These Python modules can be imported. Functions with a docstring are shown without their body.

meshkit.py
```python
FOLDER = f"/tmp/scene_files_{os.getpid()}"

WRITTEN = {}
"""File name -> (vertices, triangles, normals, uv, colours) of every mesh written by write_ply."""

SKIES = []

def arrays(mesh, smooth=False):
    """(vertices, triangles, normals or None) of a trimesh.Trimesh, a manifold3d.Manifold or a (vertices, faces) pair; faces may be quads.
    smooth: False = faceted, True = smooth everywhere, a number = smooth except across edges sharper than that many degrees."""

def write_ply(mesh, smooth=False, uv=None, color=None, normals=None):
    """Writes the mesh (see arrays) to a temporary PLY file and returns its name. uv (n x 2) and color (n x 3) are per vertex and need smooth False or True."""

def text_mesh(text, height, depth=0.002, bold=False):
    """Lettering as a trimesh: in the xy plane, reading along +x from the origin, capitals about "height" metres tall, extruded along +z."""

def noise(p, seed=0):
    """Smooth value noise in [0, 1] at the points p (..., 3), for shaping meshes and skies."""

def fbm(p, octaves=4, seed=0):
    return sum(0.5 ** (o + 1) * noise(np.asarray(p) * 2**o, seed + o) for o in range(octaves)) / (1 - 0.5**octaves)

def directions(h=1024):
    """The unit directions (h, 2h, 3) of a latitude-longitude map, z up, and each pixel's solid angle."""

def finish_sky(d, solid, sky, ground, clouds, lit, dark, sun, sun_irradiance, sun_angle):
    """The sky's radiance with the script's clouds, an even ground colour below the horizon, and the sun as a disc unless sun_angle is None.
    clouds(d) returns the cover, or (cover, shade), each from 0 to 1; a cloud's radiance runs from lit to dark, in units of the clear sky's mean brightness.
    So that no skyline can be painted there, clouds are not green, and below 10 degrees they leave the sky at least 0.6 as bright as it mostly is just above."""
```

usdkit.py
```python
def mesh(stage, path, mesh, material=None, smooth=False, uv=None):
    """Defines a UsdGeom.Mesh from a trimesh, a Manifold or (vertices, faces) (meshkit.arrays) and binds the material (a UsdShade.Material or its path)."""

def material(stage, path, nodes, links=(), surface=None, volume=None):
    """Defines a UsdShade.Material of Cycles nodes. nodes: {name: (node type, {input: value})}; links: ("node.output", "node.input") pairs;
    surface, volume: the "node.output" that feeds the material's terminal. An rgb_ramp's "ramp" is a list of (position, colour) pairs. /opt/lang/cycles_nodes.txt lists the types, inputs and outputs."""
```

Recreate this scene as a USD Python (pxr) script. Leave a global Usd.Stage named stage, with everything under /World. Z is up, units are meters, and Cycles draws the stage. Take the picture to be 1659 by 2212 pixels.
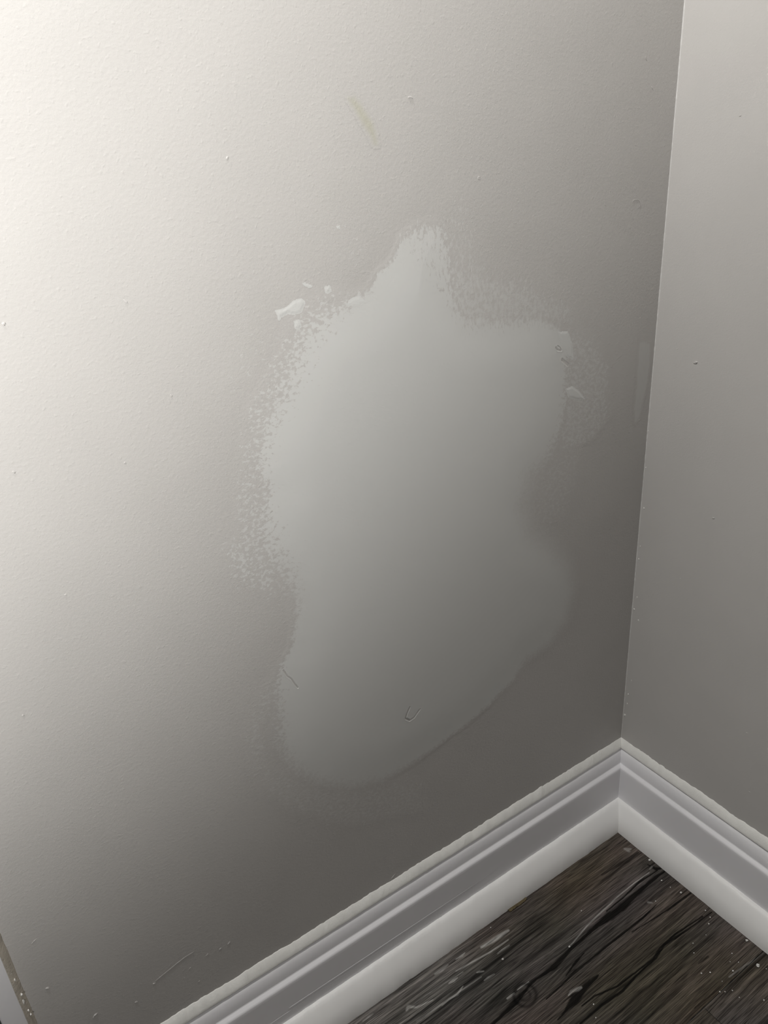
import math, random
import numpy as np
import trimesh
import usdkit, meshkit
from pxr import Usd, UsdGeom, UsdLux, UsdShade, Gf, Sdf, Vt

random.seed(7)
rng = np.random.default_rng(7)
stage = Usd.Stage.CreateInMemory()
UsdGeom.SetStageUpAxis(stage, 'Z')
UsdGeom.SetStageMetersPerUnit(stage, 1.0)
UsdGeom.Xform.Define(stage, '/World')
stage.SetDefaultPrim(stage.GetPrimAtPath('/World'))
UsdGeom.Scope.Define(stage, '/World/Looks')

# ---------------------------------------------------------------- camera (world origin = wall corner at floor; left wall is y=0, right wall is x=0)
W, H, F = 1659.0, 2212.0, 1637.73
ROT = np.array([[0.83131991, -0.5520611, -0.0643098], [-0.2816995, -0.31877244, -0.9050025], [0.47911648, 0.77046263, -0.42051721]])
CAM = np.array([-0.71511101, -0.54893758, 0.90490682])
EXPOSURE = 0.025
cam = UsdGeom.Camera.Define(stage, '/World/camera')
cam.CreateHorizontalApertureAttr(36.0)
cam.CreateVerticalApertureAttr(48.0)
cam.CreateFocalLengthAttr(36.0 * F / W)
cam.CreateClippingRangeAttr((0.02, 100.0))
cam.CreateExposureAttr(EXPOSURE)
M = np.eye(4)
M[0, :3], M[1, :3], M[2, :3], M[3, :3] = ROT[0], -ROT[1], -ROT[2], CAM
cam.AddTransformOp().Set(Gf.Matrix4d(*M.ravel().tolist()))

# ---------------------------------------------------------------- light: a lamp above the wall, a lamp behind the viewer, a torch held left of the viewer and turned up at the wall
WARM = Gf.Vec3f(1.0, 0.99, 0.962)


def bulb(name, at, candela, radius):
    l = UsdLux.SphereLight.Define(stage, f'/World/{name}')
    l.CreateRadiusAttr(radius)
    l.CreateIntensityAttr(candela / (math.pi * radius ** 2))
    l.CreateColorAttr(WARM)
    return l


bulb('high_lamp_light', (-0.732, -0.11, 1.90), 3.35, 0.04).AddTranslateOp().Set((-0.732, -0.11, 1.90))
bulb('room_lamp_light', (-1.60, -1.40, 1.30), 1.40, 0.06).AddTranslateOp().Set((-1.60, -1.40, 1.30))
TORCH, TORCH_AIM = (-1.29, -1.019, 1.028), (-1.30, 0.0, 1.40)
torch = bulb('torch_light', TORCH, 7.9, 0.012)
shape = UsdLux.ShapingAPI.Apply(torch.GetPrim())
shape.CreateShapingConeAngleAttr(64.2)
shape.CreateShapingConeSoftnessAttr(0.7)
zb = np.array(TORCH) - np.array(TORCH_AIM); zb /= np.linalg.norm(zb)      # lights shine along their -z
xb = np.cross([0, 0, 1.0], zb); xb /= np.linalg.norm(xb)
TM = np.eye(4); TM[0, :3], TM[1, :3], TM[2, :3], TM[3, :3] = xb, np.cross(zb, xb), zb, TORCH
torch.AddTransformOp().Set(Gf.Matrix4d(*TM.ravel().tolist()))
dome = UsdLux.DomeLight.Define(stage, '/World/room_ambience')
dome.CreateIntensityAttr(0.001)
dome.CreateColorAttr(Gf.Vec3f(0.97, 0.98, 1.0))


# ---------------------------------------------------------------- helpers
def _ray(px, py):
    return ((np.asarray(px, float) - W / 2) / F)[..., None] * ROT[0] + ((np.asarray(py, float) - H / 2) / F)[..., None] * ROT[1] + ROT[2]


def on_wall(px, py):
    """where a spot measured in the photograph lies on the left wall: (x, z)"""
    q = _ray(px, py); t = -CAM[1] / q[..., 1]
    return np.stack([CAM[0] + t * q[..., 0], CAM[2] + t * q[..., 2]], -1)


def on_right(px, py):
    q = _ray(px, py); t = -CAM[0] / q[..., 0]
    return np.stack([CAM[1] + t * q[..., 1], CAM[2] + t * q[..., 2]], -1)


def on_floor(px, py):
    q = _ray(px, py); t = -CAM[2] / q[..., 2]
    return np.stack([CAM[0] + t * q[..., 0], CAM[1] + t * q[..., 1]], -1)


NAMES = {}


def numbered(parent, name):
    k = NAMES.get((parent, name), 0)
    NAMES[(parent, name)] = k + 1
    return f'{parent}/{name}' + (f'_{k:03d}' if k else '')


def tag(prim, label=None, category=None, group=None, kind=None):
    for key, val in (('label', label), ('category', category), ('group', group), ('kind', kind)):
        if val:
            prim.SetCustomDataByKey(key, val)
    return prim


def thing(name, loc=(0, 0, 0), **kw):
    x = UsdGeom.Xform.Define(stage, numbered('/World', name))
    x.AddTranslateOp().Set(tuple(map(float, loc)))
    return tag(x.GetPrim(), **kw)


def obj(name, m, mat, parent=None, smooth=False, **kw):
    path = numbered(str(parent.GetPath()) if parent else '/World', name)
    return tag(usdkit.mesh(stage, path, m, mat, smooth=smooth).GetPrim(), **kw)


def raw_mesh(name, v, f, mat, parent=None, normals=None, prim_vars=None, **kw):
    path = numbered(str(parent.GetPath()) if parent else '/World', name)
    m = UsdGeom.Mesh.Define(stage, path)
    m.CreatePointsAttr(Vt.Vec3fArray.FromNumpy(np.ascontiguousarray(v, np.float32)))
    m.CreateFaceVertexCountsAttr(Vt.IntArray.FromNumpy(np.full(len(f), f.shape[1], np.int32)))
    m.CreateFaceVertexIndicesAttr(Vt.IntArray.FromNumpy(np.ascontiguousarray(f, np.int32).ravel()))
    m.CreateSubdivisionSchemeAttr('none')
    if normals is not None:
        m.CreateNormalsAttr(Vt.Vec3fArray.FromNumpy(np.ascontiguousarray(normals, np.float32)))
        m.SetNormalsInterpolation('vertex')
    api = UsdGeom.PrimvarsAPI(m)
    for k, a in (prim_vars or {}).items():
        if a.ndim == 2:
            api.CreatePrimvar(k, Sdf.ValueTypeNames.Color3fArray, 'vertex').Set(Vt.Vec3fArray.FromNumpy(np.ascontiguousarray(a, np.float32)))
        else:
            api.CreatePrimvar(k, Sdf.ValueTypeNames.FloatArray, 'vertex').Set(Vt.FloatArray.FromNumpy(np.ascontiguousarray(a, np.float32)))
    UsdShade.MaterialBindingAPI.Apply(m.GetPrim()).Bind(mat)
    return tag(m.GetPrim(), **kw)


def box(x0, x1, y0, y1, z0, z1):
    b = trimesh.creation.box([x1 - x0, y1 - y0, z1 - z0])
    b.apply_translation([(x0 + x1) / 2, (y0 + y1) / 2, (z0 + z1) / 2])
    return b


def smoothstep(a, b, x):
    t = np.clip((x - a) / (b - a), 0, 1)
    return t * t * (3 - 2 * t)


def noise2(x, y, sx, sy, seed=0, octaves=3):
    """about -1..1, features about 1/sx by 1/sy metres"""
    return 2 * meshkit.fbm(np.stack([x * sx, y * sy, np.full_like(x, 3.7 * seed + 0.5)], -1), octaves, seed) - 1


def grid_faces(ny, nx, keep=None):
    i = np.arange(ny * nx).reshape(ny, nx)
    q = np.stack([i[:-1, :-1], i[:-1, 1:], i[1:, 1:], i[1:, :-1]], -1).reshape(-1, 4)
    if keep is not None:
        k = keep.reshape(ny, nx)
        q = q[(k[:-1, :-1] | k[:-1, 1:] | k[1:, 1:] | k[1:, :-1]).ravel()]
    return q


def compact(f, *arrays):
    used = np.unique(f)
    new = np.full(f.max() + 1, -1)
    new[used] = np.arange(len(used))
    return (new[f], *[a[used] for a in arrays])


def seg_field(P, poly, closed=True):
    """distance to a polyline, and where the nearest point is (index + fraction)"""
    Q = np.roll(poly, -1, 0) if closed else poly[1:]
    A = poly if closed else poly[:-1]
    best = np.full(len(P), 1e9); at = np.zeros(len(P)); inside = np.zeros(len(P), bool)
    for i, (a, b) in enumerate(zip(A, Q)):
        d = b - a
        t = np.clip(((P - a) @ d) / max(d @ d, 1e-12), 0, 1)
        r = np.hypot(*(P - a - t[:, None] * d).T)
        m = r < best
        best[m], at[m] = r[m], i + t[m]
        if closed:
            c = (a[1] > P[:, 1]) != (b[1] > P[:, 1])
            if d[1] != 0:
                inside ^= c & (P[:, 0] < a[0] + (P[:, 1] - a[1]) * d[0] / d[1])
    return best, at, inside


def lump(r, flat, seed, sub=2, rough=0.25):
    m = trimesh.creation.icosphere(sub, 1.0)
    n = meshkit.fbm(m.vertices * 1.7 + seed * 3.1, 3, seed) * 2 - 1
    m.vertices *= (1 + rough * 1.6 * n)[:, None]
    m.vertices *= np.array([r[0], r[1], flat])
    return m


# ---------------------------------------------------------------- materials
def paint_material(name, paint, plaster, bump_scale, rough=0.86, spec=0.75, relief=0.36):
    """wall paint with roller stipple; the mesh attributes cover/speckle/streak/opac/edge lay dried filler over it; stain is an old scuff"""
    N = {'geo': ('geometry', {}),
         'cov': ('attribute', {'attribute': 'cover'}), 'spk': ('attribute', {'attribute': 'speckle'}),
         'stk': ('attribute', {'attribute': 'streak'}), 'opa': ('attribute', {'attribute': 'opac'}),
         'edg': ('attribute', {'attribute': 'edge'}), 'stn': ('attribute', {'attribute': 'stain'}),
         'mapA': ('mapping', {'rotation': (0, math.radians(-35), 0), 'scale': (0.85, 1, 1.15)}),
         'mapB': ('mapping', {'rotation': (0, math.radians(-8), 0), 'scale': (1.35, 1, 0.62)}),
         'nA': ('noise_texture', {'scale': 250.0, 'detail': 4.0, 'roughness': 0.65}),
         'nB': ('noise_texture', {'scale': 250.0, 'detail': 4.0, 'roughness': 0.65}),
         'n': ('mix_float', {}),
         'n0': ('math', {'math_type': 'subtract', 'value2': 0.5}),
         'n1': ('math', {'math_type': 'multiply'}),
         'm0': ('math', {'math_type': 'add'}),
         'lo': ('math', {'math_type': 'subtract', 'value1': 0.5}),
         'hi': ('math', {'math_type': 'add', 'value1': 0.5001}),
         'mask': ('map_range', {'range_type': 'smoothstep', 'clamp': True}),
         'mo': ('math', {'math_type': 'multiply'}),
         'pv': ('noise_texture', {'scale': 14.0, 'detail': 2.0}),
         'pr': ('rgb_ramp', {'ramp': [(0.3, tuple(c * 0.985 for c in paint)), (0.7, tuple(c * 1.015 for c in paint))]}),
         'col0': ('mix', {'color2': (paint[0] * 0.92, paint[1] * 0.925, paint[2] * 0.82)}),
         'col': ('mix', {'color2': plaster}),
         'rgh': ('mix_float', {'a': rough, 'b': 0.85}),
         'spc': ('mix_float', {'a': spec, 'b': 0.2}),
         'map1': ('mapping', {'rotation': (0, math.radians(-40), 0), 'scale': (0.88, 0.88, 1.1)}),
         'b1': ('noise_texture', {'scale': 330.0 * bump_scale, 'detail': 3.0, 'roughness': 0.6}),
         'b2': ('noise_texture', {'scale': 280.0 * bump_scale, 'detail': 1.5, 'roughness': 0.5}),
         'pim': ('map_range', {'range_type': 'smoothstep', 'from_min': 0.57, 'from_max': 0.76, 'clamp': True}),
         'bs': ('math', {'math_type': 'multiply_add', 'value2': 0.38}),
         'inv': ('math', {'math_type': 'multiply_add', 'value2': -0.72, 'value3': 1.0}),
         'b3': ('math', {'math_type': 'multiply'}),
         'b4': ('math', {'math_type': 'multiply_add', 'value2': 0.35}),
         'bump': ('bump', {'strength': relief, 'distance': 0.0005}),
         'p': ('principled_bsdf', {'coat_roughness': 0.28}),
         'cw': ('math', {'math_type': 'multiply_add', 'value2': -0.10, 'value3': 0.10})}
    L = [('geo.position', 'mapA.vector'), ('geo.position', 'mapB.vector'), ('mapA.vector', 'nA.vector'), ('mapB.vector', 'nB.vector'),
         ('stk.fac', 'n.fac'), ('nA.fac', 'n.a'), ('nB.fac', 'n.b'), ('n.result', 'n0.value1'), ('n0.value', 'n1.value1'), ('spk.fac', 'n1.value2'),
         ('n1.value', 'm0.value1'), ('cov.fac', 'm0.value2'), ('edg.fac', 'lo.value2'), ('edg.fac', 'hi.value2'),
         ('m0.value', 'mask.value'), ('lo.value', 'mask.from_min'), ('hi.value', 'mask.from_max'), ('mask.result', 'mo.value1'), ('opa.fac', 'mo.value2'),
         ('geo.position', 'pv.vector'), ('pv.fac', 'pr.fac'), ('pr.color', 'col0.color1'), ('stn.fac', 'col0.fac'), ('col0.color', 'col.color1'), ('mo.value', 'col.fac'),
         ('col.color', 'p.base_color'), ('mo.value', 'rgh.fac'), ('rgh.result', 'p.roughness'), ('mo.value', 'spc.fac'), ('spc.result', 'p.specular_ior_level'),
         ('geo.position', 'map1.vector'), ('map1.vector', 'b1.vector'), ('geo.position', 'b2.vector'),
         ('b2.fac', 'pim.value'), ('pim.result', 'bs.value1'), ('b1.fac', 'bs.value3'), ('mask.result', 'inv.value1'), ('bs.value', 'b3.value1'), ('inv.value', 'b3.value2'),
         ('mo.value', 'cw.value1'), ('cw.value', 'p.coat_weight'), ('bump.normal', 'p.coat_normal'), ('mo.value', 'b4.value1'), ('b3.value', 'b4.value3'), ('b4.value', 'bump.height'), ('bump.normal', 'p.normal')]
    return usdkit.material(stage, f'/World/Looks/{name}', N, L, surface='p.BSDF')


def plain(name, color, rough=0.5, spec=0.4, bump=0.0, scale=200.0, vary=0.0):
    N = {'geo': ('geometry', {}), 'n': ('noise_texture', {'scale': scale, 'detail': 3.0}), 'v': ('noise_texture', {'scale': scale * 0.15, 'detail': 2.0}),
         'r': ('rgb_ramp', {'ramp': [(0.3, tuple(c * (1 - vary) for c in color)), (0.7, tuple(min(1, c * (1 + vary)) for c in color))]}),
         'b': ('bump', {'strength': bump, 'distance': 0.0006}),
         'p': ('principled_bsdf', {'roughness': rough, 'specular_ior_level': spec})}
    L = [('geo.position', 'n.vector'), ('geo.position', 'v.vector'), ('v.fac', 'r.fac'), ('r.color', 'p.base_color'), ('n.fac', 'b.height'), ('b.normal', 'p.normal')]
    return usdkit.material(stage, f'/World/Looks/{name}', N, L, surface='p.BSDF')


PAINT = (0.555, 0.536, 0.516)
FILLER = (0.670, 0.668, 0.650)
wall_paint = paint_material('wall_paint', PAINT, FILLER, 1.0)
wall_paint_smooth = paint_material('wall_paint_smooth', PAINT, FILLER, 1.5, relief=0.17)
trim_white = plain('trim_white', (0.86, 0.85, 0.87), 0.5, 0.4, 0.10, 150.0, 0.01)
shoe_white = plain('shoe_white', (0.91, 0.90, 0.885), 0.45, 0.4, 0.12, 110.0, 0.02)
caulk_white = plain('caulk_white', (0.86, 0.85, 0.815), 0.45, 0.4, 0.35, 420.0, 0.03)
corner_paint = plain('corner_paint', (0.67, 0.655, 0.635), 0.6, 0.4, 0.3, 420.0, 0.04)
caulk_tan = plain('caulk_tan', (0.52, 0.475, 0.405), 0.45, 0.5, 0.9, 420.0, 0.12)
crumb_white = plain('crumb_white', (0.66, 0.65, 0.62), 0.85, 0.2, 0.4, 900.0, 0.04)
glue_tan = plain('glue_tan', (0.105, 0.08, 0.04), 0.6, 0.4, 0.4, 700.0, 0.15)
door_paint = plain('door_paint', (0.10, 0.11, 0.105), 0.5, 0.4, 0.1, 200.0, 0.03)
wood = usdkit.material(stage, '/World/Looks/wood_print', {
    'geo': ('geometry', {}), 'c': ('attribute', {'attribute': 'print_color'}),
    'map': ('mapping', {'scale': (32.0, 1000.0, 1.0)}), 'n': ('noise_texture', {'scale': 1.0, 'detail': 3.0, 'roughness': 0.6}),
    'mr': ('map_range', {'from_min': 0.3, 'from_max': 0.7, 'to_min': 0.28, 'to_max': 1.95, 'clamp': True}),
    'cc': ('combine_color', {}), 'mx': ('mix', {'mix_type': 'multiply', 'fac': 1.0}),
    'b': ('bump', {'strength': 0.8, 'distance': 0.0005}),
    'p': ('principled_bsdf', {'roughness': 0.6, 'specular_ior_level': 0.09})},
    [('geo.position', 'map.vector'), ('map.vector', 'n.vector'), ('n.fac', 'mr.value'), ('mr.result', 'cc.r'), ('mr.result', 'cc.g'), ('mr.result', 'cc.b'),
     ('c.color', 'mx.color1'), ('cc.color', 'mx.color2'), ('mx.color', 'p.base_color'), ('n.fac', 'b.height'), ('b.normal', 'p.normal')], surface='p.BSDF')

# ---------------------------------------------------------------- room shell
EDGE_X = -0.7775          # where the left wall meets the door casing
wall_left = thing('wall_left', kind='structure', label='grey painted wall facing the viewer, patched with white filler', category='wall')
obj('drywall', box(EDGE_X, 0.10, 0.0, 0.10, 0.0, 2.40), wall_paint, wall_left)
wall_right = thing('wall_right', kind='structure', label='smoother grey painted wall at the right of the corner', category='wall')
obj('drywall', box(0.0, 0.10, -1.80, 0.0, 0.0, 2.40), wall_paint_smooth, wall_right)


def profile_run(profile, along, lo, n, wobble=None, closed_back=True):
    """a moulding swept along the left ('x') or right ('y') wall and mitred in the corner"""
    prof = np.array(profile)
    t = np.linspace(0, 1, n)
    P = np.zeros((n, len(prof), 3))
    for j, (d, h) in enumerate(prof):
        s = lo + (-d - lo) * t
        dd, hh = np.full(n, d), np.full(n, h)
        if wobble is not None:
            wd, wh = (q * smoothstep(0.004, 0.02, -d - s) for q in wobble(j, s))
            dd, hh = dd + wd, hh + wh
        P[:, j] = np.stack([s, -dd, hh], -1) if along == 'x' else np.stack([-dd, s, hh], -1)
    k = len(prof)
    i = np.arange(n * k).reshape(n, k)
    a, b = i[:-1], i[1:]
    q = np.stack([a, b, np.roll(b, -1, 1), np.roll(a, -1, 1)], -1).reshape(-1, 4)
    if along == 'y':
        q = q[:, ::-1]
    f = np.vstack([q[:, [0, 1, 2]], q[:, [0, 2, 3]]])
    caps = []
    for row, flip in ((i[0], False), (i[-1], True)):
        for j in range(1, k - 1):
            c = [row[0], row[j], row[j + 1]]
            caps.append(c[::-1] if flip != (along == 'y') else c)
    m = trimesh.Trimesh(P.reshape(-1, 3), np.vstack([f, caps]), process=False)
    trimesh.repair.fix_normals(m)
    m.update_faces(np.arange(len(m.faces)) < len(m.faces) - (k - 2))       # the mitred ends meet: no caps in the joint
    return m


BOARD = [(0, 0), (0.0163, 0.0), (0.0163, 0.060), (0.0158, 0.0880), (0.0155, 0.0918), (0.0150, 0.0932), (0.0140, 0.0944), (0.0112, 0.0966), (0.0107, 0.0976), (0.0106, 0.1000),
         (0.0103, 0.1035), (0.0095, 0.1075), (0.0082, 0.1115), (0.0066, 0.1145), (0.0050, 0.1160), (0.0046, 0.1190), (0, 0.1200)]
SHOE = [(0.0140, 0.0), (0.0140, 0.0385), (0.0180, 0.0386), (0.0205, 0.0378), (0.0232, 0.0352), (0.0272, 0.0300), (0.0312, 0.0238), (0.0342, 0.0172), (0.0360, 0.0105), (0.0370, 0.0045), (0.0372, 0.0)]
CAULK = [(0, 0.1165), (0.0060, 0.1180), (0.0066, 0.1192), (0.0058, 0.1222), (0.0038, 0.1265), (0.0008, 0.1305), (0, 0.1308)]


def shoe_wobble(seed):
    def w(j, s):
        n1 = noise2(s, s * 0, 30, 1, seed + j // 4)
        n2 = noise2(s, s * 0, 140, 1, seed + 9)
        if j in (2, 3):
            return 0.0003 * n1, 0.0006 * n1 + 0.0007 * n2
        if j >= 9:
            return 0.0007 * n1 + 0.0003 * n2, 0 * s
        return 0.0003 * n1, 0.0003 * n1
    return w


def caulk_wobble(seed):
    def w(j, s):
        c = min(j, 4)
        n1 = noise2(s, s * 0, 45, 1, seed + c)
        n2 = noise2(s, s * 0, 260, 1, seed + 20 + c)
        if j == 6:
            return 0 * s, 0.0014 * n1 + 0.0016 * n2
        if j in (4, 5):
            return np.abs(0.0003 * n2), 0.0014 * n1 + 0.0016 * n2
        if j in (1, 2, 3):
            return 0.0003 * n1 + 0.0002 * n2, 0.0004 * n1 + 0.0003 * n2
        return 0 * s, 0 * s
    return w


for side, along, lo, n, name in (('left', 'x', EDGE_X, 700, 'left'), ('right', 'y', -1.80, 900, 'right')):
    bb = thing(f'baseboard_{side}', kind='structure', category='baseboard',
               label='white moulded baseboard below the patched wall' if side == 'left' else 'white moulded baseboard below the smooth right wall')
    obj('board', profile_run(BOARD, along, lo, 90), trim_white, bb, smooth=22)
    obj('shoe_moulding', profile_run(SHOE, along, lo, n, shoe_wobble(3 if side == 'left' else 31)), shoe_white, bb, smooth=50, label='rounded white shoe moulding along the floor')
    obj('caulk_bead', profile_run(CAULK, along, lo, n, caulk_wobble(5 if side == 'left' else 51)), caulk_white, bb, smooth=50, label='ragged bead of white caulk on top of the board')
    if side == 'left':
        # two hair-fine ridges of dried paint drawn along the face by the brush
        for x0, x1, h, th in ((-0.555, -0.20, 0.0565, 0.0011), (-0.60, -0.22, 0.0515, 0.0009)):
            s = np.linspace(x0, x1, 120)
            amp = th * (1 - smoothstep(x0 + 0.12, x1, s)) * smoothstep(x0 - 0.004, x0 + 0.004, s) * (1 + 0.25 * noise2(s, s * 0, 60, 1, 4))
            base = 0.0163
            hh = h + 0.0003 * noise2(s, s * 0, 20, 1, 8)
            v = np.stack([np.stack([s, -np.full_like(s, base - 0.0002), hh + amp], -1), np.stack([s, -(base + amp * 0.55), hh + 0.2 * amp], -1), np.stack([s, -np.full_like(s, base - 0.0002), hh - 0.6 * amp], -1)], 1)
            i = np.arange(len(s) * 3).reshape(-1, 3)
            q = np.concatenate([np.stack([i[:-1, j], i[:-1, j + 1], i[1:, j + 1], i[1:, j]], -1) for j in range(2)])
            obj('paint_ridge', (v.reshape(-1, 3), q), trim_white, bb, smooth=True, label='thin brush ridge of dried paint')

# door casing at the far left, with its old caulk joint and the dark opening behind
trim = thing('trim_1', kind='structure', category='door trim', label='narrow white door trim at the bottom left edge')
cz = trimesh.creation.box([0.0185, 0.012, 2.05]); cz.apply_translation([-0.7905, -0.004, 1.025])
import manifold3d as m3
def bevel_box(x0, x1, y0, y1, z0, z1, r):
    s = m3.Manifold.sphere(r, 16)
    return m3.Manifold.batch_hull([s.translate([x, y, z]) for x in (x0 + r, x1 - r) for y in (y0 + r, y1 - r) for z in (z0 + r, z1 - r)])
obj('casing', bevel_box(-0.8005, -0.7815, -0.0045, 0.09, 0.0, 2.05, 0.002), trim_white, trim, smooth=30)
s = np.linspace(0.13, 2.05, 900)
n1 = noise2(s, s * 0, 90, 1, 2); n2 = noise2(s, s * 0, 420, 1, 3)
cols = [(-0.7835 + 0.0004 * n1, -0.0040 + 0 * s), (-0.7815 + 0.0005 * n1 + 0.0003 * n2, -0.0052 - 0.0003 * n2), (-0.7795 + 0 * s, -0.0030 + 0.0005 * n2), (-0.7778 + 0.0004 * n2, -0.0016 - 0.0003 * n1), (-0.7766 + 0.0004 * n1, 0.0002 + 0 * s)]
v = np.stack([np.stack([a, b, s], -1) for a, b in cols], 1)
i = np.arange(len(s) * len(cols)).reshape(len(s), -1)
q = np.concatenate([np.stack([i[:-1, j], i[:-1, j + 1], i[1:, j + 1], i[1:, j]], -1) for j in range(len(cols) - 1)])
obj('caulk_joint', (v.reshape(-1, 3), q), caulk_tan, trim, smooth=True, label='rough tan caulk joint between trim and wall')
for c_, (x_, z_, rx_, rz_) in enumerate(((-0.7800, 0.262, .0010, .0032), (-0.7792, 0.271, .0009, .0014), (-0.7790, 0.249, .0007, .0010), (-0.7785, 0.243, .0007, .0011), (-0.7806, 0.300, .0006, .0012), (-0.7795, 0.291, .0005, .0016))):
    fl = lump((rx_, rz_), 0.0009, 500 + c_, rough=0.4)
    fl.vertices = np.stack([x_ + fl.vertices[:, 0], -0.0032 - fl.vertices[:, 2], z_ + fl.vertices[:, 1]], -1)
    trimesh.repair.fix_normals(fl)
    obj('paint_fleck', fl, caulk_white, trim, smooth=True)
door = thing('door_1', kind='structure', category='door', label='dark door set back behind the white trim at far left')
obj('door_panel', box(-1.60, -0.803, 0.055, 0.09, 0.006, 2.03), door_paint, door)

# corner: paint build-up and caulk specks down the joint of the two walls
s = np.linspace(0.131, 2.4, 2600)
w1 = noise2(s, s * 0, 25, 1, 11); w2 = noise2(s, s * 0, 240, 1, 12)
cw = 0.0010 + 0.0004 * w1 + 0.0004 * w2
v = np.stack([np.stack([-cw * 0.8, 0 * s + 0.0001, s], -1), np.stack([-cw * 0.35, -cw * 0.42, s], -1), np.stack([0 * s + 0.0001, -cw * 1.1, s], -1)], 1)
i = np.arange(len(s) * 3).reshape(-1, 3)
q = np.concatenate([np.stack([i[:-1, j], i[:-1, j + 1], i[1:, j + 1], i[1:, j]], -1) for j in range(2)])
obj('corner_bead', (v.reshape(-1, 3), q), corner_paint, wall_right, smooth=True, label='thin line of paint build-up down the corner')


def wall_lump(px, py, rx, rz, thick, parent, mat, name, right=False, seed=0, tilt=0.0, **kw):
    m = lump((rx, rz), thick, seed, rough=0.5)
    m.apply_transform(trimesh.transformations.rotation_matrix(tilt, [0, 0, 1]))
    v = m.vertices
    if right:
        a, z = on_right(px, py)
        m.vertices = np.stack([-v[:, 2], a - v[:, 0], z + v[:, 1]], -1)
    else:
        a, z = on_wall(px, py)
        m.vertices = np.stack([a + v[:, 0], -v[:, 2], z + v[:, 1]], -1)
    trimesh.repair.fix_normals(m)
    return obj(name, m, mat, parent, smooth=True, **kw)


k = 0
for px, py, r in ((1391, 1098, 1.5), (1408, 785, 1.1), (1412, 770, 1.2), (1383, 1180, 1.0), (1380, 1208, 1.3), (1376, 1290, 1.2), (1370, 1316, 1.6), (1379, 1340, 1.4), (1364, 1470, 1.0),
                  (1357, 1500, 1.6), (1355, 1520, 1.2), (1350, 1545, 2.6), (1400, 930, 1.0), (1395, 1010, 0.9)):
    k += 1
    wall_lump(px, py, r * 0.0006, r * 0.0009, r * 0.0003, wall_right, caulk_white, 'caulk_speck', right=True, seed=k)
for px, py, r in ((1503, 783, 2.4), (1541, 1119, 1.6), (1613, 1583, 1.0), (1619, 1711, 1.1), (1470, 1250, 0.8), (1463, 753, 0.8), (1599, 250, 0.9)):
    k += 1
    wall_lump(px, py, r * 0.0011, r * 0.0005, r * 0.0004, wall_right, wall_paint_smooth, 'paint_nib', right=True, seed=k, tilt=0.3)
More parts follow.
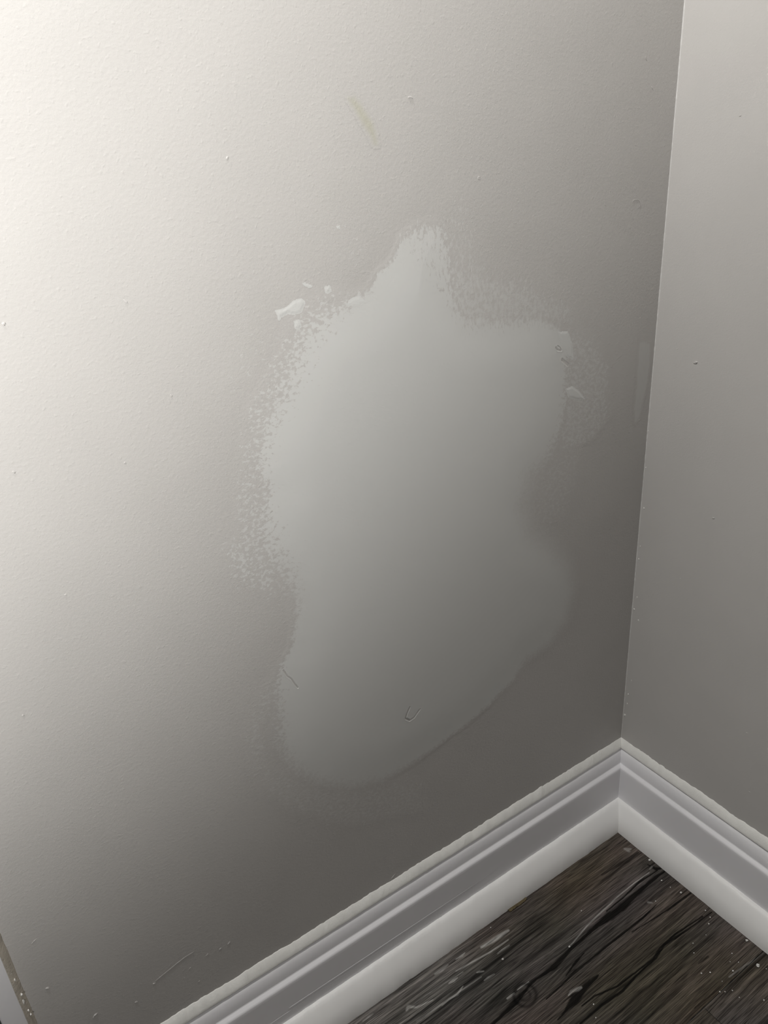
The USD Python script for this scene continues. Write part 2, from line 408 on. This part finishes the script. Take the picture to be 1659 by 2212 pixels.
for px, py, rx, rz, th in ((102, 2135, 1.6, 1.6, 1.2), (294, 2165, 1.4, 1.5, 1.0), (333, 2125, 1.3, 1.4, 0.9), (205, 2194, 2.8, 1.4, 1.2), (849, 1894, 3.4, 1.6, 0.9), (495, 2037, 2.2, 1.5, 0.8),
                           (476, 2050, 1.6, 1.2, 0.8), (447, 2063, 1.8, 0.9, 0.6), (410, 2092, 1.7, 0.9, 0.6), (887, 1826, 1.3, 1.0, 0.5), (73, 2034, 2.6, 0.8, 0.6), (491, 342, 1.1, 1.0, 0.7),
                           (272, 652, 0.8, 2.0, 0.6), (1034, 385, 1.9, 1.5, 0.5), (370, 855, 0.9, 1.2, 0.6), (142, 1285, 0.9, 0.9, 0.6), (30, 1020, 1.0, 1.2, 0.7), (8, 700, 1.2, 1.2, 0.8),
                           (1395, 125, 0.8, 2.2, 0.5), (1409, 190, 0.8, 1.8, 0.5), (430, 2120, 1.3, 0.6, 0.5), (50, 1545, 1.0, 1.0, 0.6), (270, 1000, 0.8, 0.9, 0.5)):
    k += 1
    wall_lump(px, py, rx * 0.00095, rz * 0.00095, th * 0.0005, wall_left, wall_paint, 'paint_nib', seed=k, tilt=0.6)


def arc_ridge(pts, w, h, name, parent, mat, **kw):
    """a fine raised line in the paint, following points measured on the left wall"""
    P = on_wall(*np.array(pts, float).T)
    u = np.linspace(0, 1, 40)
    L = np.linspace(0, 1, len(P))
    from scipy.interpolate import PchipInterpolator
    c = np.stack([PchipInterpolator(L, P[:, 0])(u), PchipInterpolator(L, P[:, 1])(u)], -1)
    t = np.gradient(c, axis=0); t /= np.linalg.norm(t, axis=1)[:, None]
    nn = np.stack([-t[:, 1], t[:, 0]], -1)
    taper = np.minimum(1, np.minimum(u, 1 - u) * 8 + 0.05)[:, None]
    a, b = c - nn * w * taper, c + nn * w * taper
    y = np.zeros(len(u))
    v = np.stack([np.stack([a[:, 0], y + 0.0001, a[:, 1]], -1), np.stack([c[:, 0], y - h * taper[:, 0], c[:, 1]], -1), np.stack([b[:, 0], y + 0.0001, b[:, 1]], -1)], 1)
    i = np.arange(len(u) * 3).reshape(-1, 3)
    q = np.concatenate([np.stack([i[:-1, j], i[1:, j], i[1:, j + 1], i[:-1, j + 1]], -1) for j in range(2)])
    m = trimesh.Trimesh(v.reshape(-1, 3), np.vstack([q[:, [0, 1, 2]], q[:, [0, 2, 3]]]), process=False)
    if (m.face_normals[:, 1].mean()) > 0:
        m.invert()
    return obj(name, m, mat, parent, smooth=True, **kw)


arc_ridge([(1366, 440), (1368, 433), (1376, 431), (1382, 436), (1383, 443), (1377, 450)], 0.0006, 0.00035, 'paint_blister', wall_left, wall_paint, label='small ring-shaped blister in the paint')
arc_ridge([(881, 211), (886, 210), (892, 213)], 0.0008, 0.0006, 'paint_blister', wall_left, wall_paint)
arc_ridge([(330, 2124), (365, 2095), (402, 2066), (420, 2055)], 0.0006, 0.0004, 'paint_ridge', wall_left, wall_paint)


# ---------------------------------------------------------------- the filler patch: a trowelled, feathered skim coat, thin as it is, with its own relief
CORE = [  # outline (px, py), fringe half width px, speckle, streak, edge softness, opacity
    (950, 490, 26, 1.0, .8, .14, .9), (905, 497, 26, 1.0, .8, .14, .95), (868, 515, 16, .8, .8, .14, 1), (850, 562, 14, .7, .6, .14, 1), (815, 592, 14, .7, .4, .14, .95), (798, 630, 18, .8, .2, .14, .9),
    (760, 652, 26, .9, .1, .16, .9), (700, 680, 44, 1.0, 0, .16, .95), (662, 718, 52, 1.1, 0, .16, .95), (638, 768, 54, 1.1, 0, .16, .95), (620, 818, 52, 1.1, 0, .16, .95), (602, 868, 48, 1.0, 0, .16, .95),
    (580, 915, 44, 1.0, 0, .16, .95), (564, 965, 40, 1.0, 0, .16, .95), (562, 1020, 30, .9, 0, .16, .95), (582, 1060, 26, .9, 0, .16, .9), (570, 1100, 36, 1.0, 0, .16, .9), (568, 1150, 52, 1.1, 0, .16, .9),
    (588, 1200, 56, 1.1, 0, .18, .85), (622, 1245, 44, 1.0, 0, .2, .8), (644, 1300, 32, .7, 0, .26, .8), (638, 1350, 18, .5, 0, .2, .9), (630, 1400, 16, .6, 0, .18, .95), (608, 1440, 20, .8, 0, .16, .95),
    (600, 1490, 28, .9, 0, .18, .9), (602, 1550, 32, .8, 0, .25, .85), (607, 1610, 34, .7, 0, .3, .85), (637, 1660, 32, .6, 0, .35, .85), (690, 1690, 30, .5, 0, .4, .9), (760, 1698, 28, .4, 0, .4, .9),
    (825, 1684, 24, .4, 0, .35, .95), (885, 1652, 20, .5, 0, .28, .95), (950, 1606, 15, .6, 0, .22, 1), (1000, 1570, 15, .6, 0, .22, 1), (1058, 1520, 18, .6, 0, .22, 1), (1108, 1468, 20, .5, 0, .28, 1),
    (1135, 1425, 28, .4, 0, .4, .95), (1185, 1392, 30, .25, 0, .45, .9), (1222, 1342, 32, .2, 0, .48, .85), (1238, 1275, 36, .2, 0, .48, .8), (1230, 1222, 40, .2, 0, .48, .75), (1195, 1180, 46, .25, 0, .48, .7),
    (1152, 1145, 52, .25, 0, .48, .7), (1135, 1090, 60, .3, 0, .48, .7), (1150, 1030, 56, .4, 0, .45, .7), (1186, 985, 38, .6, 0, .32, .78), (1210, 925, 30, .8, .2, .25, .85), (1220, 870, 26, .9, .2, .2, .85),
    (1222, 800, 22, .8, .3, .2, .9), (1226, 745, 16, .7, .4, .16, .9), (1206, 712, 18, .6, .5, .2, .9), (1170, 692, 30, .8, .6, .25, .85), (1120, 690, 36, .9, .7, .25, .8), (1060, 694, 38, .9, .8, .25, .8),
    (1012, 690, 38, 1.0, .8, .25, .8), (985, 665, 34, 1.0, .8, .2, .85), (974, 620, 34, 1.1, .8, .16, .85), (970, 560, 32, 1.1, .8, .14, .85)]
# thinner smears and specks around it: outline, mean density, feather px, speckle, streak, edge, opacity
FAINT = [
    ([(935, 505), (955, 440), (985, 395), (1012, 425), (1035, 500), (1065, 570), (1150, 595), (1230, 625), (1245, 690), (1150, 705), (975, 700), (955, 600)], .40, 45, 1.1, .7, .16, .45),
    ([(962, 560), (1050, 585), (1150, 615), (1232, 655), (1240, 705), (1100, 705), (980, 705)], .52, 30, 1.1, .6, .2, .55),
    ([(1215, 700), (1285, 728), (1318, 790), (1316, 900), (1285, 950), (1205, 985), (1215, 860)], .47, 22, 1.0, .2, .2, .6),
    ([(1180, 985), (1260, 960), (1250, 1040), (1225, 1120), (1165, 1150), (1150, 1090)], .40, 36, 1.0, .1, .25, .40),
    ([(690, 640), (740, 640), (660, 740), (620, 830), (590, 900), (560, 980), (560, 1050), (575, 1130), (600, 1230), (600, 1290), (545, 1285), (500, 1240), (485, 1190), (520, 1140), (510, 1060), (520, 980), (530, 900), (565, 830), (600, 760), (630, 690)], .41, 26, 1.25, 0, .14, .8),
    ([(600, 1440), (600, 1500), (570, 1580), (580, 1660), (545, 1680), (530, 1590), (560, 1500)], .38, 24, 1.1, 0, .2, .55),
    ([(560, 1640), (650, 1690), (760, 1705), (880, 1680), (915, 1690), (915, 1755), (850, 1770), (740, 1790), (640, 1760), (570, 1710)], .43, 30, 1.0, 0, .25, .45),
    ([(700, 450), (790, 470), (810, 570), (760, 610), (690, 560)], .24, 30, 1.1, .5, .14, .5),
    ([(530, 690), (600, 760), (540, 850), (480, 840)], .24, 30, 1.1, 0, .14, .5)]
CHIP = [  # crisp dabs of filler: outline, relief in metres
    ([(595, 672), (604, 669), (612, 666), (626, 658), (634, 650), (650, 644), (659, 652), (656, 664), (652, 674), (636, 680), (622, 677), (612, 683), (606, 686), (603, 694), (600, 686)], .0002),
    ([(634, 694), (646, 690), (652, 702), (646, 712), (636, 708)], .0002), ([(652, 612), (658, 611), (674, 619), (668, 622), (658, 618)], .0002),
    ([(1221, 840), (1236, 834), (1252, 846), (1263, 862), (1246, 864), (1228, 858)], .00025), ([(1204, 716), (1226, 716), (1236, 744), (1238, 776), (1226, 772), (1212, 742)], .0002),
    ([(757, 645), (775, 640), (790, 652), (770, 664), (750, 658)], .0001), ([(700, 620), (712, 616), (716, 630), (704, 634)], .0002), ([(727, 489), (733, 488), (734, 493), (728, 494)], .0003)]
DENT = [  # gouges pressed into it: line, half width m, depth m, raised lip
    ([(884, 1527), (878, 1540), (875, 1551), (884, 1555), (893, 1549), (902, 1536), (906, 1531)], .0013, .0013, .00005),
    ([(1200, 750), (1204, 756), (1212, 757)], .0010, .0012, .0001), ([(1204, 747), (1209, 750), (1212, 755)], .0007, .0009, .0001),
    ([(1214, 777), (1222, 784), (1227, 788)], .0018, .0013, .00005), ([(612, 1448), (620, 1460), (629, 1466), (637, 1478), (643, 1485)], .0009, .0010, .00005),
    ]


def lines(lo, hi, step, dense):
    x = [lo]
    while x[-1] < hi:
        st = step
        for a, b in dense:
            if a <= x[-1] <= b:
                st = 0.00035
        x.append(x[-1] + st)
    return np.array(x)


dense_x, dense_z = [], []
for pts, *_ in DENT[:5]:
    P = on_wall(*np.array(pts, float).T)
    dense_x.append((P[:, 0].min() - .004, P[:, 0].max() + .004)); dense_z.append((P[:, 1].min() - .004, P[:, 1].max() + .004))
gx = lines(-0.560, -0.055, 0.0016, dense_x)
gz = lines(0.150, 0.960, 0.0016, dense_z)
X, Z = [a.ravel() for a in np.meshgrid(gx, gz)]
PX = np.stack([X, Z], -1)
S = 0.00046  # metres on the wall per photo pixel, for the widths above


def to_wall(pts):
    return on_wall(*np.array(pts, float).T)


core = np.array(CORE)
d, at, inside = seg_field(PX, to_wall(core[:, :2]))
i0 = at.astype(int) % len(core); i1 = (i0 + 1) % len(core); fr = (at - at.astype(int))[:, None]
par = core[i0, 2:] * (1 - fr) + core[i1, 2:] * fr
sd = np.where(inside, d, -d) / S + 5 * noise2(X, Z, 60, 60, 3)
deep = smoothstep(0, 60, sd)
cover = np.clip(0.5 + sd / (2 * par[:, 0]), 0, 1.6)
speckle, streak, edge, opac = par[:, 1] * 2.6, par[:, 2], par[:, 3], par[:, 4] + (1 - par[:, 4]) * deep
height = 0.00012 + 0.0010 * smoothstep(-25, 110, sd)
cover[cover < 0.02] = 0
for pts, dens, fe, sp, st, ed, op in FAINT:
    d, _, ins = seg_field(PX, to_wall(pts))
    q = np.where(ins, d, -d) / S + 8 * noise2(X, Z, 45, 45, 8)
    c = dens * smoothstep(-fe, fe, q)
    # the denser of the two coats wins where they meet
    w = smoothstep(-0.06, 0.06, c - cover)
    cover, speckle, streak, edge, opac = cover + w * (c - cover), speckle + w * (sp * 2.4 - speckle), streak + w * (st - streak), edge + w * (ed - edge), opac + w * (op - opac)
# where the trowel skipped over the stipple: coverage thinned to a net of small holes
for pts, top, fe in (([(862, 505), (955, 488), (978, 560), (990, 650), (940, 640), (905, 600), (872, 560)], .70, 26), ([(700, 668), (770, 640), (760, 668), (690, 712), (640, 790), (612, 860), (596, 850), (640, 740)], .72, 22)):
    d, _, ins = seg_field(PX, to_wall(pts))
    w = smoothstep(-fe, fe, np.where(ins, d, -d) / S)
    thin = np.minimum(cover, top)
    cover, speckle, edge, opac = cover + w * (thin - cover), speckle + w * (2.6 - speckle), edge + w * (.16 - edge), opac + w * (.9 - opac)
cover_hull = cover.copy()
for pts, hw, dep, lip in DENT:
    d, _, _ = seg_field(PX, to_wall(pts), closed=False)
    height -= np.minimum(dep * (1 - smoothstep(0.25 * hw, hw, d)), np.maximum(height - 0.00006, 0))
    cover *= 1 - 0.9 * (1 - smoothstep(0.5 * hw, 1.0 * hw, d))      # the gouge lays the paint bare
    height += lip * np.exp(-((d - 1.5 * hw) / (0.5 * hw)) ** 2)
height += 0.00003 * noise2(X, Z, 90, 90, 6)
height = 0.00002 + np.maximum(height, 0) * smoothstep(0.03, 0.30, cover_hull)      # feathers out to nothing
keep = cover > 0.03
f = grid_faces(len(gz), len(gx), keep)
V = np.stack([X, -height, Z], -1)
HZ, HX = np.gradient(height.reshape(len(gz), len(gx)), gz, gx)
Nn = np.stack([-HX.ravel(), -np.ones(len(X)), -HZ.ravel()], -1)
Nn /= np.linalg.norm(Nn, axis=1)[:, None]
f, V, Nn, *A = compact(f, V, Nn, cover, speckle, streak, edge, opac)
patch = thing('filler_patch', label='large irregular white filler patch with feathered edges on the grey wall', category='wall patch')
raw_mesh('skim_coat', V, f, wall_paint, patch, Nn, dict(zip(('cover', 'speckle', 'streak', 'edge', 'opac'), A)))


lift = height.reshape(len(gz), len(gx))
for c_, (pts, rel) in enumerate(CHIP):                       # thicker dabs left by the knife
    Q = to_wall(pts)
    ax = np.arange(Q[:, 0].min() - .002, Q[:, 0].max() + .002, 0.0005); az = np.arange(Q[:, 1].min() - .002, Q[:, 1].max() + .002, 0.0005)
    x, z = [a.ravel() for a in np.meshgrid(ax, az)]
    d, _, ins = seg_field(np.stack([x, z], -1), Q)
    q = np.where(ins, d, -d) / S + 2.0 * noise2(x, z, 450, 450, 4 + c_)
    under = lift[np.clip(np.searchsorted(gz, z), 0, len(gz) - 1), np.clip(np.searchsorted(gx, x), 0, len(gx) - 1)]
    h = under + 0.00004 + rel * smoothstep(0, 6, q)
    f = grid_faces(len(az), len(ax), q > 0)
    hz, hx = np.gradient(h.reshape(len(az), len(ax)), az, ax)
    n = np.stack([-hx.ravel(), -np.ones(len(x)), -hz.ravel()], -1); n /= np.linalg.norm(n, axis=1)[:, None]
    f, v, n, one = compact(f, np.stack([x, -h, z], -1), n, np.ones(len(x)))
    raw_mesh('filler_dab', v, f, wall_paint, patch, n, {'cover': one * 1.5, 'speckle': one * 0, 'streak': one * 0, 'edge': one * .2, 'opac': one}, label='thick ragged dab of filler at the upper left edge' if c_ == 0 else None)


def small_coat(name, parent, pts, feather, values, step=0.001, **kw):
    P = to_wall(pts)
    ax = np.arange(P[:, 0].min() - .01, min(P[:, 0].max() + .01, -0.0022), step); az = np.arange(P[:, 1].min() - .01, P[:, 1].max() + .01, step)
    x, z = [a.ravel() for a in np.meshgrid(ax, az)]
    d, _, ins = seg_field(np.stack([x, z], -1), P)
    q = smoothstep(-feather, feather, np.where(ins, d, -d) / S + 2 * noise2(x, z, 90, 90, 5))
    v = np.stack([x, np.full_like(x, -0.00010), z], -1)
    f = grid_faces(len(az), len(ax), q > 0.01)
    n = np.tile([0, -1.0, 0], (len(x), 1))
    pv = {k: (q * a if k in ('cover', 'stain') else np.full_like(x, a)) for k, a in values.items()}
    ks = list(pv)
    f, v, n, *A = compact(f, v, n, *[pv[k] for k in ks])
    return raw_mesh(name, v, f, wall_paint, parent, n, dict(zip(ks, A)), **kw)


small_coat('filler_smear', wall_left, [(1381, 738), (1392, 736), (1404, 742), (1403, 790), (1396, 835), (1388, 870), (1380, 905), (1370, 915), (1370, 880), (1375, 830), (1378, 780)], 6,
           {'cover': .72, 'speckle': .9, 'streak': 1.0, 'edge': .3, 'opac': .45}, label='faint upright smear of filler beside the corner')
small_coat('scuff_mark', wall_left, [(752, 212), (764, 212), (778, 228), (792, 248), (804, 266), (811, 288), (815, 312), (808, 310), (797, 286), (781, 262), (768, 238)], 7,
           {'stain': 1.0}, label='faint yellowish diagonal scuff high on the wall')

# ---------------------------------------------------------------- floor: wood-look planks running along the left wall
floor = thing('floor', kind='structure', category='floor', label='dark weathered wood-look plank floor')
obj('subfloor', box(-2.6, 0.0, -2.2, 0.10, -0.05, -0.0030), door_paint, floor)
CRACK = [  # (px, py, half width px) along printed and embossed splits of the boards; last: depth m
    ([(1438, 1880, 2), (1420, 1892, 4), (1395, 1912, 6), (1370, 1935, 7), (1340, 1962, 11), (1318, 1978, 12), (1290, 1998, 6), (1250, 2035, 3.5), (1232, 2050, 4), (1199, 2085, 8), (1180, 2100, 5), (1159, 2114, 3), (1145, 2126, 3), (1130, 2145, 4),
      (1113, 2164, 7), (1097, 2181, 5), (1066, 2210, 3), (1030, 2240, 2)], .0009),
    ([(1420, 1880, 1.5), (1380, 1906, 3), (1345, 1940, 2), (1310, 1968, 1.5)], .0005),
    ([(1417, 1955, 1), (1389, 1982, 3), (1346, 2016, 3), (1309, 2044, 3.5), (1275, 2072, 3), (1242, 2099, 3.5), (1211, 2130, 2.5), (1180, 2158, 1)], .0006),
    ([(1492, 1929, 3), (1466, 1948, 3), (1444, 1964, 2), (1400, 1992, 1.5), (1365, 2013, 1)], .0005),
    ([(1537, 1970, 2), (1487, 2007, 2.5), (1435, 2041, 3), (1417, 2068, 3), (1371, 2111, 2.5), (1346, 2139, 3), (1297, 2173, 3), (1254, 2210, 2.5)], .0005),
    ([(1518, 1979, 1.5), (1457, 2019, 2), (1426, 2047, 2.5), (1411, 2071, 2), (1334, 2130, 2.5), (1285, 2151, 2), (1257, 2173, 1.5)], .0004),
    ([(1292, 2106, 2), (1275, 2120, 6), (1258, 2138, 8), (1243, 2155, 12), (1232, 2170, 7), (1220, 2185, 2.5), (1205, 2202, 1)], .0010),
    ([(1262, 2058, 1), (1245, 2076, 3), (1235, 2090, 2), (1222, 2108, 1)], .0005),
    ([(1378, 1842, 3), (1356, 1858, 7), (1330, 1872, 4), (1300, 1890, 2)], .0003),
    ([(1400, 1868, 2), (1416, 1876, 6), (1428, 1876, 2)], .0004),
    ([(1529, 2066, 3), (1518, 2074, 4), (1508, 2081, 1)], .0003), ([(1640, 2062, 1.5), (1600, 2094, 2), (1580, 2110, 2.5), (1540, 2146, 2), (1500, 2178, 1)], .0003),
    ([(1480, 2010, 1), (1430, 2052, 1.6), (1380, 2094, 1)], .0002)]
STREAK = [  # scuffs of white paint caught on the grain
    ([(1098, 2010, 3), (1080, 2022, 5), (1062, 2034, 5), (1040, 2046, 3)], .9), ([(1098, 2030, 1), (1060, 2056, 2), (1010, 2084, 2), (985, 2098, 1)], .7), ([(1100, 2042, 1), (1085, 2052, 2), (1075, 2060, 1)], .6),
    ([(1004, 2058, 1), (998, 2064, 3), (985, 2072, 1)], .8), ([(968, 2084, 1), (955, 2095, 3), (940, 2104, 2)], .9), ([(988, 2112, 1), (980, 2118, 3.5), (970, 2124, 1)], 1.0), ([(1045, 2098, 1), (1036, 2099, 2), (1030, 2101, 1)], .9),
    ([(1068, 2104, 1), (1054, 2112, 2.5), (1046, 2118, 1)], .7), ([(1000, 2130, 1), (988, 2148, 2.5), (970, 2158, 1.5), (955, 2172, 1)], .7), ([(935, 2160, 1), (900, 2176, 2), (882, 2174, 4), (878, 2182, 2)], .8),
    ([(1000, 2100, 1), (960, 2124, 1.5), (920, 2150, 1.5), (880, 2180, 1)], .5), ([(1040, 2110, 1), (1000, 2138, 1.6), (950, 2172, 1.6), (900, 2206, 1)], .5), ([(806, 2190, 1), (798, 2196, 2.5), (784, 2206, 1)], .6),
    ([(1142, 2121, 1), (1126, 2132, 2), (1118, 2138, 1)], .8), ([(1110, 2146, 2.5), (1102, 2152, 2.5), (1096, 2157, 2)], .8), ([(1256, 2132, 2), (1248, 2136, 4), (1234, 2142, 3), (1228, 2150, 1)], .55),
    ([(1402, 1885, .8), (1370, 1908, 1.2), (1340, 1932, 1.2), (1305, 1964, 1.8), (1268, 2000, 1.4), (1238, 2036, 1.2), (1229, 2045, 1.2)], .7), ([(1358, 1838, 5), (1350, 1834, 4), (1362, 1834, 3)], .5), ([(1408, 1872, 3), (1404, 1878, 2)], .4),
    ([(1400, 1949, 3), (1408, 1950, 2)], .6), ([(1652, 2058, 1), (1625, 2076, 2), (1600, 2092, 2), (1575, 2110, 1.5)], .3)]
KNOT = on_floor(1134, 2150)


def plank(x0, x1, y0, y1, seed, tone, fine):
    """one plank: top with printed grain and embossed splits, bevelled edges and thickness"""
    gap, bev = 0.0006, 0.0014
    a0, a1, b0, b1 = x0 + gap, x1 - gap, y0 + gap, y1 - gap
    if fine:
        xs = np.unique(np.concatenate([[a0, a0 + bev, a1 - bev, a1], np.arange(a0 + bev, a1 - bev, 0.05), np.arange(max(a0 + bev, -0.50), min(a1 - bev, -0.02), 0.0010)]))
        ys = np.unique(np.concatenate([[b0, b0 + bev, b1 - bev, b1], np.arange(max(b0 + bev, -0.345), min(b1 - bev, -0.02), 0.0006), np.arange(b0 + bev, b1 - bev, 0.02)]))
    else:
        xs = np.unique(np.concatenate([[a0, a0 + bev, a1 - bev, a1], np.linspace(a0 + bev, a1 - bev, 40)]))
        ys = np.unique(np.concatenate([[b0, b0 + bev, b1 - bev, b1], np.linspace(b0 + bev, b1 - bev, 60)]))
    x, y = [q.ravel() for q in np.meshgrid(xs, ys)]
    P = np.stack([x, y], -1)
    # grain bends round the knot
    kd = P - KNOT
    kr = np.hypot(kd[:, 0] * 0.9, kd[:, 1])
    bend = 0.010 * np.sign(kd[:, 1]) * np.exp(-(kd[:, 1] / 0.03) ** 2 - (kd[:, 0] / 0.05) ** 2)
    yw = y - bend + 0.004 * noise2(x, y, 7, 16, seed) + 0.0012 * noise2(x, y, 30, 50, seed + 1)
    g1 = noise2(x, yw, 5, 150, seed + 2, 3)
    g2 = noise2(x, yw, 12, 480, seed + 3, 2)
    g3 = noise2(x, y, 9, 26, seed + 4, 3)
    g4 = noise2(x, y, 7, 17, seed + 5, 2)
    base = np.array([.066, .056, .047])[None] * tone
    col = base * np.clip(1 + 0.75 * g1 + 0.9 * g2 + 0.36 * g3, .2, 2.4)[:, None]
    col *= (1 + np.clip(g4, -1, 1)[:, None] * np.array([.09, .0, -.24]) + np.clip(g3, -1, 1)[:, None] * np.array([.07, -.03, .06]))
    z = 0.00012 * g1 + 0.00008 * g2
    if fine:
        worn = smoothstep(-0.27, -0.40, x) * smoothstep(-0.115, -0.075, y)
        grey = col.mean(1, keepdims=True) * np.array([1.04, 1.0, .95])
        col += (grey - col) * (0.75 * worn)[:, None]
        col *= (1 + 0.75 * worn * (1 + 0.9 * np.clip(g2, -1, 1)))[:, None]
        for pts, dep in CRACK:
            q = np.array(pts, float)
            L = on_floor(q[:, 0], q[:, 1])
            d, at, _ = seg_field(P, L, closed=False)
            hw = np.interp(at, np.arange(len(q)), q[:, 2]) * 0.00052 * (1 + 0.35 * noise2(x, y, 120, 300, seed + 7))
            d = np.maximum(d + 0.00045 * noise2(x, y, 160, 700, 33), 0)
            m = (1.0 if dep > 0.00035 else 0.6) * (1 - smoothstep(0.55 * hw, 1.15 * hw + 0.0002, d))
            col = col * (1 - 0.93 * m[:, None]) + m[:, None] * np.array([.0035, .003, .0025]) * 0.93
            z -= dep * m
        for pts, a in STREAK:
            q = np.array(pts, float)
            L = on_floor(q[:, 0], q[:, 1])
            d, at, _ = seg_field(P, L, closed=False)
            hw = np.interp(at, np.arange(len(q)), q[:, 2]) * 0.00052
            m = a * 0.95 * (1 - smoothstep(0.3 * hw, 1.3 * hw + 0.0004, d)) * np.clip(0.75 + 0.5 * g2 + 0.4 * noise2(x, y, 90, 300, seed + 9), 0, 1)
            col = col * (1 - m[:, None]) + m[:, None] * np.array([.40, .39, .37])
        # the knot: dark ring and heart
        ring = np.exp(-((kr - 0.0125 - 0.0015 * noise2(x, y, 90, 90, 21)) / 0.0022) ** 2) * 0.8 + np.exp(-((kr - 0.006) / 0.0016) ** 2) * 0.6
        col *= (1 - 0.75 * np.clip(ring, 0, 1))[:, None]
        z -= 0.0003 * ring
    e = np.minimum(np.minimum(x - a0, a1 - x), np.minimum(y - b0, b1 - y))
    z = np.where(e < bev * 0.9, -0.0007, np.minimum(z, 0.0004))
    ny, nx = len(ys), len(xs)
    V = np.stack([x, y, z], -1)
    f = grid_faces(ny, nx)
    HY, HX = np.gradient(z.reshape(ny, nx), ys, xs)
    N = np.stack([-HX.ravel(), -HY.ravel(), np.ones(len(x))], -1); N /= np.linalg.norm(N, axis=1)[:, None]
    # skirt down to the subfloor
    i = np.arange(ny * nx).reshape(ny, nx)
    loop = np.concatenate([i[0, :], i[1:, -1], i[-1, -2::-1], i[-2:0:-1, 0]])
    lv = V[loop].copy(); lv[:, 2] = -0.0030
    k0 = len(V); lo = k0 + np.arange(len(loop))
    f = np.vstack([f, np.stack([np.roll(loop, -1), loop, lo, np.roll(lo, -1)], -1)])
    V = np.vstack([V, lv]); N = np.vstack([N, np.tile([0, 0, 1.0], (len(lv), 1))])
    col = np.vstack([col, np.tile([.01, .009, .008], (len(lv), 1))])
    raw_mesh('plank', V, f, wood, floor, N, {'print_color': np.clip(col, .002, .8)})


SEAM = -0.262
plank(-1.30, -0.004, SEAM, -0.004, 1, 1.0, True)
plank(-0.152, -0.004, SEAM - 0.225, SEAM, 40, 1.05, True)
plank(-1.372, -0.152, SEAM - 0.225, SEAM, 60, 1.15, True)
plank(-2.52, -1.30, SEAM, -0.004, 80, 1.0, False)
plank(-2.58, -1.372, SEAM - 0.225, SEAM, 90, 1.1, False)
yy, sd_ = SEAM - 0.225, 100
for r in range(7):
    off = (-0.55, -0.95, -0.25, -1.1, -0.7, -0.4, -0.85)[r]
    for xa, xb in ((off, -0.004), (off - 1.22, off)):
        plank(max(xa, -2.58), xb, yy - 0.225, yy, sd_, 1.0 + 0.1 * ((sd_ * 7) % 3 - 1), False)
        sd_ += 7
    yy -= 0.225

# ---------------------------------------------------------------- loose bits lying about
BIG = [(1403, 1859, 1.9, 'white plaster crumb lying against the right shoe moulding close to the corner'),
       (1613, 2033, 1.8, 'white plaster crumb touching the foot of the right shoe moulding farthest from the corner'),
       (1637, 2087, 2.6, 'largest white plaster crumb near the bottom right edge of the floor'),
       (1471, 1929, 1.6, 'greyish white plaster crumb beside the right shoe moulding at a dark split'),
       (1230, 2046, 1.5, 'white crumb on the lip of the longest black split in the floor')]
SMALL = [(1429, 1903, 1.2), (1256, 1968, .9), (1524, 1967, .9), (1534, 1982, 1.0), (1531, 1996, 1.0), (1497, 2038, .8), (1499, 2059, .8), (1581, 2060, .8), (1515, 2103, 1.0), (1534, 2101, 1.0), (1583, 2098, 1.2),
         (1555, 2143, 1.0), (1566, 2143, .8), (1582, 2140, .9), (1650, 2161, 1.0), (1282, 2170, .9), (1287, 2199, .9), (1597, 2155, .7), (1655, 2093, .7), (1577, 2078, .7), (1595, 2079, .7), (1086, 2073, 1.5), (1060, 2004, .9),
         (1448, 1917, .8), (1416, 1947, .9), (1560, 2120, .6), (1525, 2020, .6), (1460, 1900, .7)]
protos = {}


def crumb(px, py, r, label, group=None, seed=0):
    x, y = on_floor(px, py)
    m = lump((r * 0.0008, r * 0.0007), r * 0.0006, seed, 2, 0.55)
    m.vertices[:, 2] -= m.vertices[:, 2].min() + 0.0001
    t = thing('plaster_crumb', (x, y, 0.0), label=label, category='crumb', group=group)
    obj('crumb_body', m, crumb_white, t, smooth=35)


for q, (px, py, r, lb) in enumerate(BIG):
    crumb(px, py, r, lb, seed=200 + q)
for q, (px, py, r) in enumerate(SMALL):
    own = {(1256, 1968): 'lone tiny crumb between the left moulding and the longest split', (1086, 2073): 'small pale crumb beside the white scuffs left of the knot',
           (1060, 2004): 'tiny crumb against the left shoe moulding by the white scuffs'}.get((px, py))
    crumb(px, py, r, own or 'tiny white plaster crumb strewn along the right side of the dark floor', None if own else 'tiny plaster crumbs strewn on the right', 300 + q)
# a torn scrap of tan glue at the foot of the left shoe moulding
P = on_floor(*np.array([(1095, 1966), (1104, 1955), (1118, 1946), (1130, 1940), (1138, 1942), (1128, 1952), (1116, 1960), (1102, 1970)], float).T)
from shapely.geometry import Polygon
m = trimesh.creation.extrude_polygon(Polygon(P).buffer(0.0003), 0.0010, engine='earcut')
m = m.subdivide().subdivide().subdivide()
m.vertices += np.stack([0.0022 * (meshkit.fbm(m.vertices * 420, 2, q) - 0.5) for q in (5, 6, 7)], -1) * [1, 1, 0.7]
m.vertices[:, 2] -= m.vertices[:, 2].min()
c = m.vertices.mean(0) * [1, 1, 0]
m.vertices -= c
t = thing('glue_scrap', c, label='torn tan scrap of old glue at the foot of the left shoe moulding', category='scrap')
obj('scrap_body', m, glue_tan, t, smooth=30)
